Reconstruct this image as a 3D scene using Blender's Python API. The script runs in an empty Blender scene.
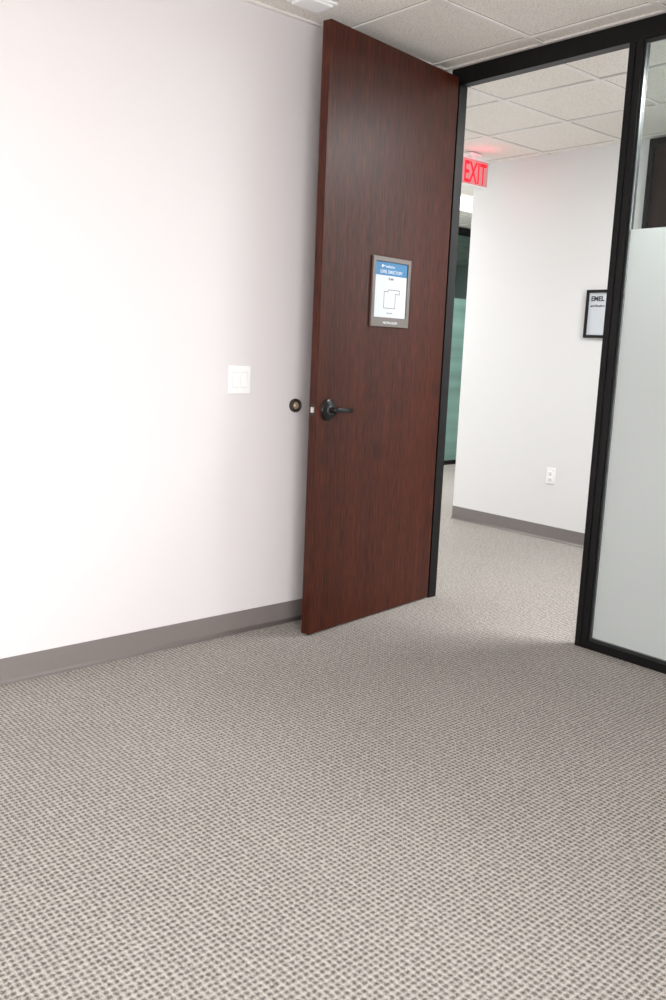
import bpy, bmesh, math, random
from mathutils import Matrix, Vector
import numpy as np
random.seed(3)
sc=bpy.context.scene
try:
    sc.view_settings.view_transform='Standard'; sc.view_settings.look='None'
except Exception as e: print(e)
H=2.74
COL=sc.collection
# ---------------------------------------------------------------- materials
def srgb(r,g,b):
    f=lambda c:(c/255/12.92) if c/255<=0.04045 else ((c/255+0.055)/1.055)**2.4
    return (f(r),f(g),f(b),1)
def newmat(name):
    m=bpy.data.materials.new(name); m.use_nodes=True
    nt=m.node_tree; b=nt.nodes['Principled BSDF']; return m,nt,b
def N(nt,t,**k):
    n=nt.nodes.new(t)
    for a,v in k.items(): setattr(n,a,v)
    return n
def simple(name,col,rough=0.5,metal=0,noise=0.0,scale=60,bump=0.0,spec=0.5):
    m,nt,b=newmat(name)
    b.inputs['Roughness'].default_value=rough; b.inputs['Metallic'].default_value=metal
    b.inputs['Specular IOR Level'].default_value=spec
    tc=N(nt,'ShaderNodeTexCoord'); nz=N(nt,'ShaderNodeTexNoise'); nz.inputs['Scale'].default_value=scale
    nt.links.new(tc.outputs['Object'],nz.inputs['Vector'])
    mx=N(nt,'ShaderNodeMix',data_type='RGBA')
    mx.inputs['A'].default_value=[c*(1-noise) for c in col[:3]]+[1]
    mx.inputs['B'].default_value=[min(1,c*(1+noise)) for c in col[:3]]+[1]
    nt.links.new(nz.outputs['Fac'],mx.inputs['Factor']); nt.links.new(mx.outputs['Result'],b.inputs['Base Color'])
    if bump:
        bp=N(nt,'ShaderNodeBump'); bp.inputs['Strength'].default_value=bump; bp.inputs['Distance'].default_value=0.002
        nt.links.new(nz.outputs['Fac'],bp.inputs['Height']); nt.links.new(bp.outputs['Normal'],b.inputs['Normal'])
    return m
def emit(name,col,s):
    m,nt,b=newmat(name); b.inputs['Base Color'].default_value=col
    b.inputs['Emission Color'].default_value=col; b.inputs['Emission Strength'].default_value=s; return m
def MATH(nt,op,a=None,b=None,c=None):
    n=N(nt,'ShaderNodeMath',operation=op)
    for i,v in enumerate((a,b,c)):
        if v is None: continue
        if isinstance(v,(int,float)): n.inputs[i].default_value=v
        else: nt.links.new(v,n.inputs[i])
    return n.outputs[0]

M_wall=simple('painted_drywall',srgb(231,227,228),0.7,noise=0.006,scale=250,bump=0.05,spec=0.2)
M_hallwall=simple('hall_drywall',srgb(236,236,236),0.7,noise=0.006,scale=250,bump=0.05,spec=0.2)
M_base=simple('vinyl_baseboard',srgb(130,123,121),0.38,noise=0.03,scale=30,spec=0.5)
M_black=simple('black_aluminium',srgb(14,14,15),0.4,metal=0.0,noise=0.05,scale=20,spec=0.3)
M_bead=simple('glazing_bead',srgb(62,64,66),0.3,metal=0.4,noise=0.03)
M_darkgrey=simple('dark_grey_metal',srgb(90,90,92),0.3,metal=0.6,noise=0.03)
M_lever=simple('black_lever_metal',srgb(26,25,26),0.28,metal=0.3,noise=0.05)
M_steel=simple('satin_steel',srgb(225,220,212),0.35,metal=0.5,noise=0.03)
M_brass=simple('aged_brass',srgb(212,190,160),0.4,metal=0.4,noise=0.05)
M_rubber=simple('brown_rubber',srgb(48,37,33),0.55,noise=0.05)
M_plastic=simple('white_plastic',srgb(253,253,253),0.35,noise=0.002)
M_joint=simple('plastic_joint_shadow',srgb(176,176,176),0.7)
M_paper=simple('white_paper',srgb(214,220,226),0.6,noise=0.01)
M_blue=simple('blue_print',srgb(66,128,174),0.5,noise=0.02)
M_ink=simple('dark_ink',srgb(45,50,58),0.6)
M_inkgrey=simple('grey_ink',srgb(120,126,134),0.6)
M_white=simple('white_print',srgb(235,240,245),0.6)
M_signframe=simple('grey_sign_frame',srgb(118,112,108),0.38,metal=0.3,noise=0.03)
M_redletter=emit('red_letters',srgb(235,12,40),0.95)
M_exitface=emit('exit_face',srgb(212,155,158),0.12)
M_diff=emit('light_diffuser',(1,0.99,0.97,1),3.0)

def tile_mat():
    m,nt,b=newmat('acoustic_tile'); b.inputs['Roughness'].default_value=0.9
    b.inputs['Specular IOR Level'].default_value=0.1
    tc=N(nt,'ShaderNodeTexCoord')
    n1=N(nt,'ShaderNodeTexNoise'); n1.inputs['Scale'].default_value=150; n1.inputs['Detail'].default_value=3
    nt.links.new(tc.outputs['Object'],n1.inputs['Vector'])
    r=N(nt,'ShaderNodeValToRGB'); r.color_ramp.elements[0].position=0.34; r.color_ramp.elements[0].color=srgb(216,212,204)
    r.color_ramp.elements[1].position=0.48; r.color_ramp.elements[1].color=srgb(249,245,238)
    nt.links.new(n1.outputs['Fac'],r.inputs['Fac']); nt.links.new(r.outputs['Color'],b.inputs['Base Color'])
    bp=N(nt,'ShaderNodeBump'); bp.inputs['Strength'].default_value=0.15; bp.inputs['Distance'].default_value=0.002
    nt.links.new(n1.outputs['Fac'],bp.inputs['Height']); nt.links.new(bp.outputs['Normal'],b.inputs['Normal'])
    return m
M_tile=tile_mat()
M_tbar=simple('white_tbar',srgb(244,241,236),0.5,noise=0.01)
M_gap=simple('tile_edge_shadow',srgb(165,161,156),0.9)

def wood_mat(name,c0,c1):
    m,nt,b=newmat(name)
    b.inputs['Roughness'].default_value=0.38; b.inputs['Specular IOR Level'].default_value=0.26
    tc=N(nt,'ShaderNodeTexCoord')
    def noise(sxy,sz,det,rough=0.55,dist=0):
        mp=N(nt,'ShaderNodeMapping'); mp.inputs['Scale'].default_value=(sxy,sxy,sz)
        nt.links.new(tc.outputs['Object'],mp.inputs['Vector'])
        n=N(nt,'ShaderNodeTexNoise'); n.inputs['Scale'].default_value=1.0; n.inputs['Detail'].default_value=det; n.inputs['Roughness'].default_value=rough
        n.inputs['Distortion'].default_value=dist
        nt.links.new(mp.outputs[0],n.inputs['Vector']); return n.outputs['Fac']
    a=noise(90,1.4,4); c=noise(240,10,3); d=noise(12,0.35,3,dist=0.6)
    s=MATH(nt,'ADD',MATH(nt,'MULTIPLY',a,0.26),MATH(nt,'ADD',MATH(nt,'MULTIPLY',c,0.62),MATH(nt,'MULTIPLY',d,0.12)))
    r=N(nt,'ShaderNodeValToRGB'); e=r.color_ramp.elements
    e[0].position=0.38; e[0].color=c0
    e[1].position=0.62; e[1].color=c1
    nt.links.new(s,r.inputs['Fac']); nt.links.new(r.outputs['Color'],b.inputs['Base Color'])
    bp=N(nt,'ShaderNodeBump'); bp.inputs['Strength'].default_value=0.1; bp.inputs['Distance'].default_value=0.001
    nt.links.new(c,bp.inputs['Height']); nt.links.new(bp.outputs['Normal'],b.inputs['Normal'])
    return m
M_wood=wood_mat('mahogany_veneer',srgb(30,12,7),srgb(88,39,23))
M_wood2=wood_mat('espresso_veneer',srgb(20,13,10),srgb(50,32,25))

def carpet_mat():
    m,nt,b=newmat('loop_pile_carpet'); b.inputs['Roughness'].default_value=0.95
    b.inputs['Specular IOR Level'].default_value=0.08
    tc=N(nt,'ShaderNodeTexCoord')
    vo=N(nt,'ShaderNodeTexVoronoi'); vo.voronoi_dimensions='2D'; vo.inputs['Scale'].default_value=1/0.0165; vo.inputs['Randomness'].default_value=0.18
    nd=N(nt,'ShaderNodeTexNoise'); nd.inputs['Scale'].default_value=130; nd.inputs['Detail'].default_value=2
    nt.links.new(tc.outputs['Object'],nd.inputs['Vector'])
    vm=N(nt,'ShaderNodeVectorMath',operation='MULTIPLY_ADD'); vm.inputs[1].default_value=(0.011,0.011,0)
    nt.links.new(nd.outputs['Color'],vm.inputs[0]); nt.links.new(tc.outputs['Object'],vm.inputs[2])
    nt.links.new(vm.outputs[0],vo.inputs['Vector'])
    dist=vo.outputs['Distance']
    fib=N(nt,'ShaderNodeTexNoise'); fib.inputs['Scale'].default_value=400; fib.inputs['Detail'].default_value=3
    nt.links.new(tc.outputs['Object'],fib.inputs['Vector'])
    big=N(nt,'ShaderNodeTexNoise'); big.inputs['Scale'].default_value=1.3
    nt.links.new(tc.outputs['Object'],big.inputs['Vector'])
    s=MATH(nt,'ADD',dist,MATH(nt,'MULTIPLY',MATH(nt,'SUBTRACT',fib.outputs['Fac'],0.5),1.8))
    s=MATH(nt,'ADD',s,MATH(nt,'MULTIPLY',MATH(nt,'SUBTRACT',big.outputs['Fac'],0.5),0.10))
    r=N(nt,'ShaderNodeValToRGB'); e=r.color_ramp.elements
    e[0].position=0.14; e[0].color=srgb(104,99,95)
    e[1].position=0.56; e[1].color=srgb(208,202,195)
    nt.links.new(s,r.inputs['Fac']); nt.links.new(r.outputs['Color'],b.inputs['Base Color'])
    hgt=MATH(nt,'ADD',MATH(nt,'MULTIPLY',dist,1.8),MATH(nt,'MULTIPLY',fib.outputs['Fac'],1.2))
    bp=N(nt,'ShaderNodeBump'); bp.inputs['Strength'].default_value=1.0; bp.inputs['Distance'].default_value=0.004
    nt.links.new(hgt,bp.inputs['Height']); nt.links.new(bp.outputs['Normal'],b.inputs['Normal'])
    return m
M_carpet=carpet_mat()

def glass_mat(name,tint,fac=0.93):
    m=bpy.data.materials.new(name); m.use_nodes=True; nt=m.node_tree; nt.nodes.clear()
    o=N(nt,'ShaderNodeOutputMaterial'); tr=N(nt,'ShaderNodeBsdfTransparent'); tr.inputs[0].default_value=tint
    gl=N(nt,'ShaderNodeBsdfGlossy'); gl.inputs['Roughness'].default_value=0.02
    fr=N(nt,'ShaderNodeFresnel'); fr.inputs[0].default_value=1.25
    mx=N(nt,'ShaderNodeMixShader'); nt.links.new(fr.outputs[0],mx.inputs[0]); nt.links.new(tr.outputs[0],mx.inputs[1]); nt.links.new(gl.outputs[0],mx.inputs[2])
    nt.links.new(mx.outputs[0],o.inputs[0]); return m
M_glass=glass_mat('clear_glass',(0.86,0.90,0.89,1))
M_glassdark=glass_mat('green_glass',(0.62,0.74,0.71,1))
def film_mat(name,col,tcol,bands=False):
    m=bpy.data.materials.new(name); m.use_nodes=True; nt=m.node_tree; nt.nodes.clear()
    o=N(nt,'ShaderNodeOutputMaterial'); d=N(nt,'ShaderNodeBsdfDiffuse'); d.inputs[0].default_value=col
    t=N(nt,'ShaderNodeBsdfTranslucent'); t.inputs[0].default_value=tcol
    g=N(nt,'ShaderNodeBsdfGlossy'); g.inputs['Roughness'].default_value=0.25
    if bands:
        tc=N(nt,'ShaderNodeTexCoord'); mp=N(nt,'ShaderNodeMapping'); mp.inputs['Scale'].default_value=(0.2,0.2,7)
        nt.links.new(tc.outputs['Object'],mp.inputs[0]); nz=N(nt,'ShaderNodeTexNoise'); nz.inputs['Scale'].default_value=1; nz.inputs['Detail'].default_value=4
        nt.links.new(mp.outputs[0],nz.inputs['Vector']); cr=N(nt,'ShaderNodeValToRGB')
        cr.color_ramp.elements[0].position=0.35; cr.color_ramp.elements[0].color=[c*0.8 for c in col[:3]]+[1]
        cr.color_ramp.elements[1].position=0.7; cr.color_ramp.elements[1].color=[min(1,c*1.5) for c in col[:3]]+[1]
        nt.links.new(nz.outputs['Fac'],cr.inputs[0]); nt.links.new(cr.outputs[0],d.inputs[0])
    a=N(nt,'ShaderNodeMixShader'); a.inputs[0].default_value=0.45
    nt.links.new(d.outputs[0],a.inputs[1]); nt.links.new(t.outputs[0],a.inputs[2])
    c=N(nt,'ShaderNodeMixShader'); c.inputs[0].default_value=0.05
    nt.links.new(a.outputs[0],c.inputs[1]); nt.links.new(g.outputs[0],c.inputs[2]); nt.links.new(c.outputs[0],o.inputs[0]); return m
M_film=film_mat('frosted_film',srgb(233,237,237),srgb(240,244,243))
M_filmteal=film_mat('teal_frosted_film',srgb(160,196,186),srgb(168,204,194),True)

# ---------------------------------------------------------------- mesh helpers
def obj_from_bm(name,bm,mats,loc=(0,0,0),parent=None,smooth=False):
    me=bpy.data.meshes.new(name); bm.to_mesh(me); bm.free()
    for m in (mats if isinstance(mats,(list,tuple)) else [mats]): me.materials.append(m)
    if smooth:
        for p in me.polygons: p.use_smooth=True
    o=bpy.data.objects.new(name,me); COL.objects.link(o); o.location=loc
    if parent: o.parent=parent
    return o
def add_box(bm,a,b,mi=0,bev=0.0,seg=2):
    a=Vector(a);b=Vector(b)
    r=bmesh.ops.create_cube(bm,size=1.0)
    vs=r['verts']
    for v in vs:
        v.co=Vector([(a[i]+b[i])/2+v.co[i]*(b[i]-a[i]) for i in range(3)])
    fs=set(f for v in vs for f in v.link_faces)
    for f in fs: f.material_index=mi
    if bev>0:
        es=list(set(e for v in vs for e in v.link_edges))
        r=bmesh.ops.bevel(bm,geom=es,offset=bev,segments=seg,affect='EDGES',profile=0.5)
        for f in r['faces']: f.material_index=mi
def boxes(name,lst,mats,origin=(0,0,0),parent=None,bev=0.0,smooth=False):
    bm=bmesh.new(); o=Vector(origin)
    for it in lst:
        a,b=it[0],it[1]; mi=it[2] if len(it)>2 else 0; bv=it[3] if len(it)>3 else bev
        add_box(bm,Vector(a)-o,Vector(b)-o,mi,bv)
    return obj_from_bm(name,bm,mats,origin,parent,smooth)
def lathe(bm,profile,M,seg=32,mi=0):
    rings=[]
    for r,h in profile:
        if r<1e-6: rings.append([bm.verts.new(M@Vector((0,0,h)))])
        else: rings.append([bm.verts.new(M@Vector((r*math.cos(2*math.pi*i/seg),r*math.sin(2*math.pi*i/seg),h))) for i in range(seg)])
    for A,B in zip(rings[:-1],rings[1:]):
        for i in range(seg):
            j=(i+1)%seg
            if len(A)==1 and len(B)==1: continue
            if len(A)==1: f=bm.faces.new((A[0],B[i],B[j]))
            elif len(B)==1: f=bm.faces.new((A[i],A[j],B[0]))
            else: f=bm.faces.new((A[i],A[j],B[j],B[i]))
            f.material_index=mi; f.smooth=True
def sweep(bm,pts,radii,seg=14,mi=0):
    rings=[];n=len(pts)
    for i,p in enumerate(pts):
        p=Vector(p); t=(Vector(pts[min(i+1,n-1)])-Vector(pts[max(i-1,0)])).normalized()
        up=Vector((0,0,1)); s=t.cross(up).normalized(); up=s.cross(t)
        a,b=radii[i]
        rings.append([bm.verts.new(p+s*a*math.cos(2*math.pi*k/seg)+up*b*math.sin(2*math.pi*k/seg)) for k in range(seg)])
    for A,B in zip(rings[:-1],rings[1:]):
        for k in range(seg):
            f=bm.faces.new((A[k],A[(k+1)%seg],B[(k+1)%seg],B[k])); f.smooth=True; f.material_index=mi
    for R in (rings[0][::-1],rings[-1]):
        f=bm.faces.new(R); f.material_index=mi
def text(name,body,size,ax,ay,pos,mat,parent=None,align='LEFT',ext=0.0004,bold=0.0,sx=1.0):
    cu=bpy.data.curves.new(name,'FONT'); cu.body=body; cu.size=size; cu.extrude=ext; cu.align_x=align; cu.offset=bold
    t=bpy.data.objects.new(name,cu); COL.objects.link(t)
    dg=bpy.context.evaluated_depsgraph_get()
    me=bpy.data.meshes.new_from_object(t.evaluated_get(dg)); bpy.data.objects.remove(t)
    ax=Vector(ax);ay=Vector(ay);az=ax.cross(ay)
    M=Matrix((( ax.x*sx,ay.x,az.x,0),(ax.y*sx,ay.y,az.y,0),(ax.z*sx,ay.z,az.z,0),(0,0,0,1)))
    me.transform(M); me.materials.clear(); me.materials.append(mat)
    for p in me.polygons: p.material_index=0
    o=bpy.data.objects.new(name,me); COL.objects.link(o); o.location=pos
    if parent: o.parent=parent
    return o
def struct(o): o['kind']='structure'; return o
def thing(o,label,cat): o['label']=label; o['category']=cat; return o

# ---------------------------------------------------------------- shell
HY=1.917; HX=-1.41; WX=-3.72; FD=0.058
struct(boxes('floor',[((-7,-5.5,-0.1),(4.7,8.1,0))],M_carpet))
def ceiling(name,x0,x1,y0,y1,gx,gy):
    bm=bmesh.new(); w=0.012; T=0.6096
    add_box(bm,(x0,y0,H+0.008),(x1,y1,H+0.1),0)
    xs=[gx+k*T for k in range(-20,20) if x0<gx+k*T<x1]; ys=[gy+k*T for k in range(-20,20) if y0<gy+k*T<y1]
    for x in xs:
        add_box(bm,(x-w,y0,H),(x+w,y1,H+0.009),1)
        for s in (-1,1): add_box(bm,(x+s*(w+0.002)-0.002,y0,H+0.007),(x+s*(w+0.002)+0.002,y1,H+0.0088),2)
    for y in ys:
        add_box(bm,(x0,y-w,H-0.0003),(x1,y+w,H+0.009),1)
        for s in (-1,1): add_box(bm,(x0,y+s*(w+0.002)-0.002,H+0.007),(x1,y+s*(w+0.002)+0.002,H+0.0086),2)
    for a,b in (((x0,y0,H-0.001),(x0+0.02,y1,H+0.009)),((x0,y0,H-0.001),(x1,y0+0.02,H+0.009)),((x0,y1-0.02,H-0.001),(x1,y1,H+0.009)),((x1-0.02,y0,H-0.001),(x1,y1,H+0.009))):
        add_box(bm,a,b,1)
    return struct(obj_from_bm(name,bm,[M_tile,M_tbar,M_gap]))
ceiling('ceiling',0,4.6,-5.4,0.0,0.60,-0.72)
ceiling('ceiling.001',-7,4.6,FD,8,0.49,0.62)
struct(boxes('wall_left',[((-0.12,-5.4,0),(0,FD,H+0.1))],M_wall))
struct(boxes('wall_back',[((-0.12,-5.5,0),(4.7,-5.4,H+0.1))],M_wall))
struct(boxes('wall_right',[((4.6,-5.4,0),(4.7,8.1,H+0.1))],M_wall))
struct(boxes('wall_partition',[((2.45,0,0),(4.6,FD,H+0.1)),((0.0,0.0,0),(0.045,FD,H+0.1))],M_wall))
struct(boxes('wall_corridor',[((-7,-0.06,0),(-0.12,FD,H+0.1))],M_hallwall))
struct(boxes('wall_hall',[((HX,HY,0),(4.6,HY+0.12,H+0.1)),((HX,HY+0.12,0),(HX+0.12,8,H+0.1))],M_hallwall))
struct(boxes('wall_far',[((-7,8,0),(4.6,8.1,H+0.1))],M_hallwall))
struct(boxes('wall_end',[((-7.1,0.0,0),(-7,8,H+0.1))],M_hallwall))
def cove(name,p0,p1,nrm,h=0.103):
    bm=bmesh.new(); p0=Vector(p0);p1=Vector(p1);n=Vector(nrm)
    prof=[(0.0,h),(0.002,h),(0.0034,h-0.002)]
    R0=0.017
    for i in range(9):
        t=math.pi/2*i/8
        prof.append((0.0036+R0*(1-math.cos(t)),0.0022+R0*(1-math.sin(t))))
    prof+=[(0.0036+R0,0.0002),(0.0,0.0002)]
    A=[bm.verts.new(p0+n*a+Vector((0,0,z))) for a,z in prof]; B=[bm.verts.new(p1+n*a+Vector((0,0,z))) for a,z in prof]
    k=len(prof)
    for i in range(k):
        f=bm.faces.new((A[i],A[(i+1)%k],B[(i+1)%k],B[i]))
        if 3<=i<=10: f.smooth=True
    bm.faces.new(A[::-1]); bm.faces.new(B); bmesh.ops.recalc_face_normals(bm,faces=bm.faces)
    return struct(obj_from_bm(name,bm,M_base))
cove('baseboard_left',(0,-5.4,0),(0,0,0),(1,0,0))
cove('baseboard_hall',(HX,HY,0),(0.06,HY,0),(0,-1,0))
cove('baseboard_corner',(HX,HY,0),(HX,8,0),(-1,0,0))
cove('baseboard_back',(0,-5.4,0),(4.6,-5.4,0),(0,1,0))

# ---------------------------------------------------------------- door frame (trim) and glazed screen
FH=2.658; PL,PR=1.040,1.106; JX=0.103
struct(boxes('trim_1',[((0.045,0,0),(JX,FD,FH),0,0.0015)],M_black))
struct(boxes('trim_2',[((0.045,0,FH),(2.45,FD,H),0,0.002)],M_black))
struct(boxes('trim_3',[((PL,0,0),(PL+0.030,FD,FH),0,0.0015),((PL+0.030,0.005,0),(PL+0.036,FD-0.005,FH),0),((PL+0.036,0,0),(PR,FD,FH),0,0.0015)],M_black))
win=struct(boxes('window_1',[((PR,0,0),(2.45,FD,0.040),0,0.002),((2.40,0,0.040),(2.45,FD,FH),0,0.002),
   ((PR,0.012,0.040),(2.40,0.022,0.052),1),((PR,0.012,FH-0.014),(2.40,0.022,FH),1),((PR,0.012,0.052),(PR+0.008,0.022,FH-0.014),1)],[M_black,M_bead]))
boxes('glass_pane',[((PR+0.001,0.027,0.041),(2.399,0.035,FH-0.001))],M_glass,parent=win)
fo=boxes('frosted_film',[((PR+0.010,0.0252,0.053),(2.395,0.0268,1.895))],M_film,parent=win)

# ---------------------------------------------------------------- the open door
A=0.1347; DW=0.98; DH=2.691; TH=0.045
door=boxes('door_1',[((0.012,-TH,0.008),(DW,0,DH),0,0.0015)],M_wood)
door.location=(0.1028,-0.0,0); door.rotation_euler=(0,0,-(math.pi/2-A)); struct(door)
def lever(name,side):
    bm=bmesh.new(); sx,z=0.903,1.06
    y0=0.0 if side>0 else -TH
    M=Matrix.Translation((sx,y0,z))@Matrix.Rotation(-math.pi/2*side,4,'X')
    lathe(bm,[(0,0.0002),(0.050,0.0002),(0.050,0.007),(0.047,0.011),(0.030,0.0135),(0.0155,0.014),(0.0145,0.018),(0.0135,0.030),(0.0125,0.046),(0.0115,0.052),(0,0.053)],M,40,0)
    lathe(bm,[(0.0195,0.0136),(0.0225,0.0150),(0.0195,0.0180),(0.0145,0.019)],M,36,1)
    yy=lambda d:y0+side*d
    pts=[(sx+0.012,yy(0.045),z),(sx,yy(0.047),z),(sx-0.02,yy(0.050),z),(sx-0.045,yy(0.052),z-0.001),(sx-0.08,yy(0.051),z-0.003),(sx-0.11,yy(0.047),z-0.004),(sx-0.125,yy(0.041),z-0.004),(sx-0.130,yy(0.034),z-0.004)]
    rad=[(0.005,0.006),(0.010,0.0135),(0.0095,0.0135),(0.0075,0.012),(0.0065,0.011),(0.006,0.0105),(0.0058,0.0100),(0.0045,0.008)]
    sweep(bm,pts,rad)
    o=obj_from_bm(name,bm,[M_lever,M_darkgrey],parent=door)
    return o
lever('lever_handle',1)['label']='black metal lever handle with round rose'
lever('lever_handle',-1)['label']='black metal lever handle with round rose'
lp=boxes('latch_plate',[((DW-0.0005,-TH/2-0.0125,1.06-0.028),(DW+0.0010,-TH/2+0.0125,1.06+0.028),0,0.0004)],M_rubber,parent=door)
lp['label']='dark metal latch faceplate on the door edge'
bm=bmesh.new()
r=[(DW,-TH/2-0.007),(DW,-TH/2+0.009),(DW+0.012,-TH/2+0.007),(DW+0.012,-TH/2-0.003)]
lo=[bm.verts.new((x,y,1.06-0.012)) for x,y in r]; hi=[bm.verts.new((x,y,1.06+0.012)) for x,y in r]
for i in range(4): bm.faces.new((lo[i],lo[(i+1)%4],hi[(i+1)%4],hi[i]))
bm.faces.new(lo[::-1]); bm.faces.new(hi); bmesh.ops.recalc_face_normals(bm,faces=bm.faces)
lb=obj_from_bm('latch_bolt',bm,M_steel,parent=door); lb['label']='satin steel latch bolt'

# ---------------------------------------------------------------- sign on the door
Mdoor=Matrix.Translation(door.location)@Matrix.Rotation(door.rotation_euler[2],4,'Z')
S0,S1,Z0,Z1=0.342,0.637,1.447,1.770
sign=bpy.data.objects.new('door_sign',None); COL.objects.link(sign)
sign.matrix_world=Mdoor@Matrix.Translation(((S0+S1)/2,0.0,Z0))
W=(S1-S0)/2; HH=Z1-Z0
thing(sign,"grey-framed floor plan notice with blue heading mounted on the wooden door","sign")
def hollow(name,W,H0,H1,b,y0,y1,mat,parent,bev=0.002,bb=None):
    bb=b if bb is None else bb
    return boxes(name,[((-W,y0,H0),(-W+b,y1,H1),0,bev),((W-b,y0,H0),(W,y1,H1),0,bev),((-W+b*0.9,y0,H1-b),(W-b*0.9,y1,H1),0,bev),((-W+b*0.9,y0,H0),(W-b*0.9,y1,H0+bb),0,bev)],mat,parent=parent)
hollow('frame',W,0,HH,0.022,0.0006,0.012,M_signframe,sign,bb=0.044)
boxes('paper',[((-W+0.012,0.0008,0.035),(W-0.012,0.005,HH-0.012))],M_paper,parent=sign)
PB,PT=0.044,HH-0.022; PW=W-0.022
boxes('blue_heading',[((-PW,0.005,PT-0.062),(PW,0.0054,PT))],M_blue,parent=sign)
ax,ay=(-1,0,0),(0,0,1)
boxes('heading_mark',[((PW-0.06,0.0054,PT-0.026),(PW-0.05,0.0058,PT-0.013)),((PW-0.075,0.0054,PT-0.020),(PW-0.060,0.0058,PT-0.016))],M_white,parent=sign)
text('lettering','welcome',0.019,ax,ay,(PW-0.080,0.0056,PT-0.026),M_white,sign)
text('lettering','LEVEL DIRECTORY',0.021,ax,ay,(0,0.0056,PT-0.052),M_white,sign,'CENTER')
text('lettering','PLAN',0.016,ax,ay,(0,0.0056,PT-0.082),M_ink,sign,'CENTER')
def outline(pts,t=0.0024):
    L=[]
    for (x0,z0),(x1,z1) in zip(pts,pts[1:]+pts[:1]):
        L.append(((min(x0,x1)-t/2,0.005,min(z0,z1)-t/2),(max(x0,x1)+t/2,0.0055,max(z0,z1)+t/2)))
    return L
pl=[(0.048,0.088),(0.048,0.165),(0.018,0.165),(0.018,0.174),(-0.072,0.174),(-0.072,0.156),(-0.040,0.156),(-0.040,0.088)]
boxes('plan_drawing',outline(pl),M_ink,parent=sign)
text('lettering','Suite plan',0.011,ax,ay,(0,0.0052,0.062),M_inkgrey,sign,'CENTER')
text('lettering','MEETING ROOM',0.015,ax,ay,(0,0.0122,0.014),M_white,sign,'CENTER')

# ---------------------------------------------------------------- things on the wall
yA,yB,zA,zB=-1.293,-1.174,1.119,1.243
sw=boxes('light_switch',[((0.0003,yA,zA),(0.0085,yB,zB),0,0.0026)],M_plastic,origin=(0,(yA+yB)/2,zA))
thing(sw,"white double rocker light switch plate on the painted wall","light switch")
for i,c in enumerate((-0.023,0.023)):
    bm=bmesh.new(); yc=c; zc=(zB-zA)/2
    add_box(bm,(0.0080,yc-0.0173,zc-0.0338),(0.0088,yc+0.0173,zc+0.0338),1)
    add_box(bm,(0.0082,yc-0.0164,zc-0.0329),(0.0098,yc+0.0164,zc+0.0329),0,0.0006)
    lo=[(0.0095,zc-0.030),(0.0135,zc-0.030),(0.0102,zc+0.002),(0.0120,zc+0.030),(0.0095,zc+0.030)]
    a=[bm.verts.new((x,yc-0.0145,z)) for x,z in lo]; b=[bm.verts.new((x,yc+0.0145,z)) for x,z in lo]
    for k in range(5): bm.faces.new((a[k],a[(k+1)%5],b[(k+1)%5],b[k]))
    bm.faces.new(a[::-1]); bm.faces.new(b); bmesh.ops.recalc_face_normals(bm,faces=bm.faces)
    obj_from_bm('rocker',bm,[M_plastic,M_joint],parent=sw)
for zz in (0.012,0.112):
    for c in (-0.023,0.023):
        bm=bmesh.new()
        lathe(bm,[(0,0.0005),(0.003,0.0005),(0.003,0.0012),(0,0.0016)],Matrix.Translation((0.0083,c,zz))@Matrix.Rotation(math.pi/2,4,'Y'),12)
        obj_from_bm('screw',bm,M_plastic,parent=sw)
bm=bmesh.new()
M=Matrix.Rotation(math.pi/2,4,'Y')
lathe(bm,[(0,-0.001),(0.031,-0.001),(0.0325,0.006),(0.031,0.016),(0.027,0.0215),(0.023,0.0215),(0.019,0.014),(0.0155,0.009)],M,36,0)
ds=obj_from_bm('door_stop',bm,M_rubber,(0,-0.911,1.063)); thing(ds,"round dark rubber wall door stop with brass centre","door stop")
bm=bmesh.new(); lathe(bm,[(0.017,0.011),(0.012,0.009),(0.009,0.0105),(0.007,0.0150),(0,0.0165)],M,28)
obj_from_bm('brass_cup',bm,M_brass,parent=ds)
ou=boxes('power_outlet',[((-0.53,HY-0.0055,0.415),(-0.453,HY-0.0003,0.532),0,0.002)],M_plastic,origin=(-0.4915,HY,0.415))
thing(ou,"white duplex power outlet low on the corridor wall","power outlet")
for zc in (0.037,0.080):
    bm=bmesh.new(); lathe(bm,[(0,0.0056),(0.0172,0.0056),(0.0172,0.0075),(0.016,0.0082),(0,0.0082)],Matrix.Translation((0,0,zc))@Matrix.Rotation(math.pi/2,4,'X'),28)
    rr=obj_from_bm('receptacle',bm,M_plastic,parent=ou)
    boxes('slots',[((-0.0075,-0.0086,zc-0.002),(-0.0055,-0.0082,zc+0.007)),((0.0055,-0.0086,zc-0.002),(0.0075,-0.0082,zc+0.007)),((-0.0022,-0.0086,zc-0.011),(0.0022,-0.0082,zc-0.007))],M_ink,parent=ou)
fx0,fx1,fz0,fz1=-0.315,-0.075,1.475,1.80
fr=bpy.data.objects.new('framed_notice',None); COL.objects.link(fr); fr.location=((fx0+fx1)/2,HY,fz0)
thing(fr,"black-framed printed notice hanging on the white corridor wall","picture frame")
w=(fx1-fx0)/2; hh=fz1-fz0
hollow('frame',w,0,hh,0.020,-0.018,-0.0006,M_black,fr,bev=0.002)
boxes('print',[((-w+0.016,-0.008,0.016),(w-0.016,-0.001,hh-0.016))],M_paper,parent=fr)
text('lettering','EMEL',0.045,(1,0,0),(0,0,1),(-w+0.036,-0.0083,hh-0.075),M_ink,fr,bold=0.0015)
text('lettering','and Brushes',0.022,(1,0,0),(0,0,1),(-w+0.036,-0.0083,hh-0.115),M_ink,fr,bold=0.0006)
ex=bpy.data.objects.new('exit_sign',None); COL.objects.link(ex)
EX,EY,EZ=-1.12,1.548,2.515
ex.location=(EX,EY,EZ); thing(ex,"lit EXIT sign with red letters hanging under the corridor ceiling","exit sign")
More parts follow.
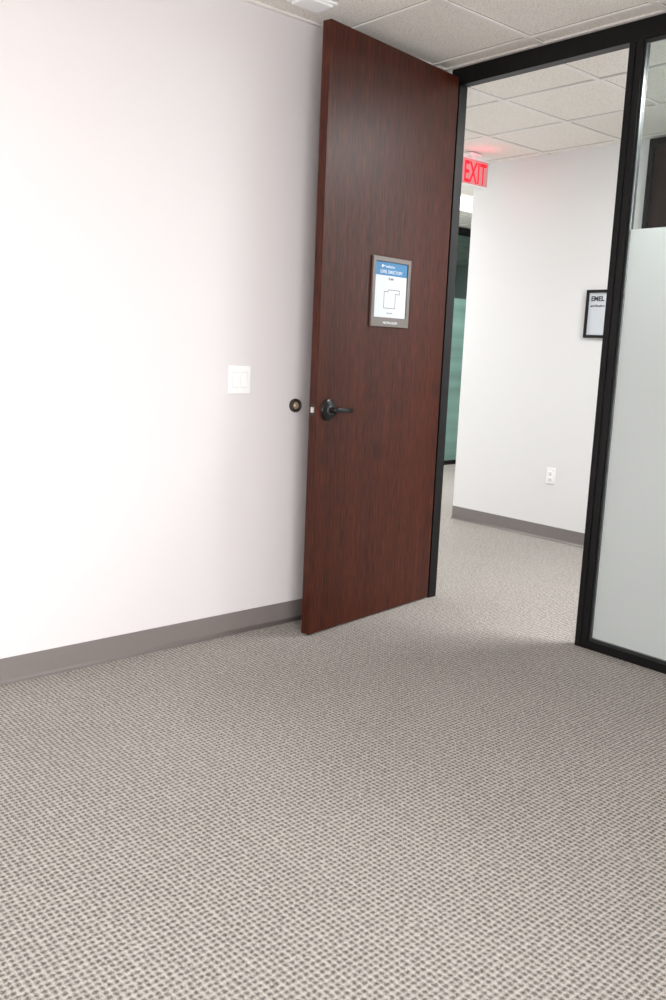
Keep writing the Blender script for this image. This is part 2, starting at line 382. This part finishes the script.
boxes('housing',[((-0.025,-0.150,0),(0.025,0.150,0.19),0,0.006)],M_plastic,parent=ex)
boxes('canopy',[((-0.035,-0.06,0.205),(0.035,0.06,H-EZ-0.0005),0,0.004),((-0.012,-0.02,0.188),(0.012,0.02,0.207))],M_plastic,parent=ex)
boxes('face',[((0.0252,-0.145,0.01),(0.0262,0.145,0.18))],M_exitface,parent=ex)
text('lettering','EXIT',0.205,(0,1,0),(0,0,1),(0.0268,0.006,0.022),M_redletter,ex,'CENTER',bold=0.003,sx=0.58)
pl_=bpy.data.lights.new('exit_glow','POINT'); pl_.energy=0.3; pl_.color=(1,0.12,0.2); pl_.shadow_soft_size=0.05
po=bpy.data.objects.new('exit_glow',pl_); COL.objects.link(po); po.location=(EX+0.14,EY-0.05,EZ+0.14)

bm=bmesh.new()
add_box(bm,(-0.065,-0.085,-0.010),(0.065,0.085,0.0),0,0.003)
add_box(bm,(-0.052,-0.070,-0.020),(0.052,0.070,-0.0095),0,0.005)
sd=obj_from_bm('smoke_detector',bm,M_plastic,(0.215,-1.06,H-0.0003)); thing(sd,"flat angular white alarm device on the ceiling tile","smoke detector")

d2=struct(boxes('door_2',[((0.10,HY-0.020,0.01),(1.05,HY-0.001,2.69),0,0.001)],M_wood2,origin=(0.10,HY,0)))
struct(boxes('trim_4',[((0.065,HY-0.035,0),(0.099,HY-0.0005,H-0.005),0,0.001),((1.051,HY-0.035,0),(1.09,HY-0.0005,H-0.005),0,0.001),((0.099,HY-0.035,2.692),(1.051,HY-0.0005,H-0.005),0,0.001)],M_black))

w2=struct(boxes('window_2',[((WX-0.05,3.2,0),(WX,6.8,0.05)),((WX-0.05,3.2,2.66),(WX,6.8,H))]+[((WX-0.05,y,0.05),(WX,y+0.05,2.66)) for y in (3.2,4.75,6.0,6.75)],M_black))
boxes('glass_pane',[((WX-0.03,3.25,0.05),(WX-0.022,6.75,2.66))],M_glassdark,parent=w2)
boxes('frosted_film',[((WX-0.0215,3.25,0.05),(WX-0.02,6.75,1.95))],M_filmteal,parent=w2)
struct(boxes('wall_glazed',[((WX-0.08,FD,0),(WX,3.2,H+0.1)),((WX-0.08,6.8,0),(WX,8,H+0.1))],M_hallwall))

def troffer(x,y,lx,ly,power):
    t=boxes('ceiling_light',[((x-lx/2,y-ly/2,H-0.006),(x-lx/2+0.03,y+ly/2,H-0.0005)),((x+lx/2-0.03,y-ly/2,H-0.006),(x+lx/2,y+ly/2,H-0.0005)),
      ((x-lx/2,y-ly/2,H-0.006),(x+lx/2,y-ly/2+0.03,H-0.0005)),((x-lx/2,y+ly/2-0.03,H-0.006),(x+lx/2,y+ly/2,H-0.0005))],M_plastic,origin=(x,y,H))
    thing(t,"white recessed fluorescent panel in the corridor ceiling grid","ceiling light"); t['group']='corridor ceiling lights'
    boxes('diffuser',[((-lx/2+0.03,-ly/2+0.03,-0.004),(lx/2-0.03,ly/2-0.03,-0.001))],M_diff,parent=t)
    la=bpy.data.lights.new('troffer','AREA'); la.shape='RECTANGLE'; la.size=lx-0.08; la.size_y=ly-0.08; la.energy=power; la.color=(0.985,0.995,1)
    lo=bpy.data.objects.new('troffer_lamp',la); COL.objects.link(lo); lo.location=(x,y,H-0.02)
troffer(1.9,0.95,1.2,0.6,100)
troffer(-2.6,3.3,0.6,1.2,56)
troffer(-2.6,0.95,1.2,0.6,30)
def area(name,loc,rot,sx,sy,e,c):
    la=bpy.data.lights.new(name,'AREA'); la.shape='RECTANGLE'; la.size=sx; la.size_y=sy; la.energy=e; la.color=c
    lo=bpy.data.objects.new(name,la); COL.objects.link(lo); lo.location=loc; lo.rotation_euler=rot; return lo
wl=area('window_daylight',(4.55,-3.9,1.05),(0,math.radians(90-13),0),1.2,2.6,164,(1,0.995,0.995)); wl.data.spread=math.radians(136)
area('room_fill',(2.9,-1.9,2.70),(0,0,0),1.2,0.6,24,(1,0.99,0.985))  # unseen fill light without a fixture, added to soften the floor shadow near the doorway
area('far_room_fill',(-5.4,5.0,2.70),(0,0,0),1.2,1.2,34,(0.95,1,0.98))  # added fill light behind the far glazing, lifts the otherwise black clear glass
wd=bpy.data.worlds.new('world'); sc.world=wd; wd.use_nodes=True
wd.node_tree.nodes['Background'].inputs[0].default_value=(0.8,0.85,0.9,1); wd.node_tree.nodes['Background'].inputs[1].default_value=0.3

# ---------------------------------------------------------------- camera
cx,cy,h,yaw,pit,roll,f=3.2718,-3.5398,1.3474,-0.8460,-0.1725,0.0417,884.4
fwd=np.array([math.sin(yaw)*math.cos(pit),math.cos(yaw)*math.cos(pit),math.sin(pit)])
r0=np.array([math.cos(yaw),-math.sin(yaw),0]); u0=np.cross(r0,fwd)
R=math.cos(roll)*r0+math.sin(roll)*u0; U=-math.sin(roll)*r0+math.cos(roll)*u0
cam=bpy.data.cameras.new('camera'); co=bpy.data.objects.new('camera',cam); COL.objects.link(co)
co.matrix_world=Matrix(((R[0],U[0],-fwd[0],cx),(R[1],U[1],-fwd[1],cy),(R[2],U[2],-fwd[2],h),(0,0,0,1)))
cam.sensor_fit='VERTICAL'; cam.sensor_height=36; cam.lens=36*f/1000; cam.clip_start=0.05
sc.camera=co
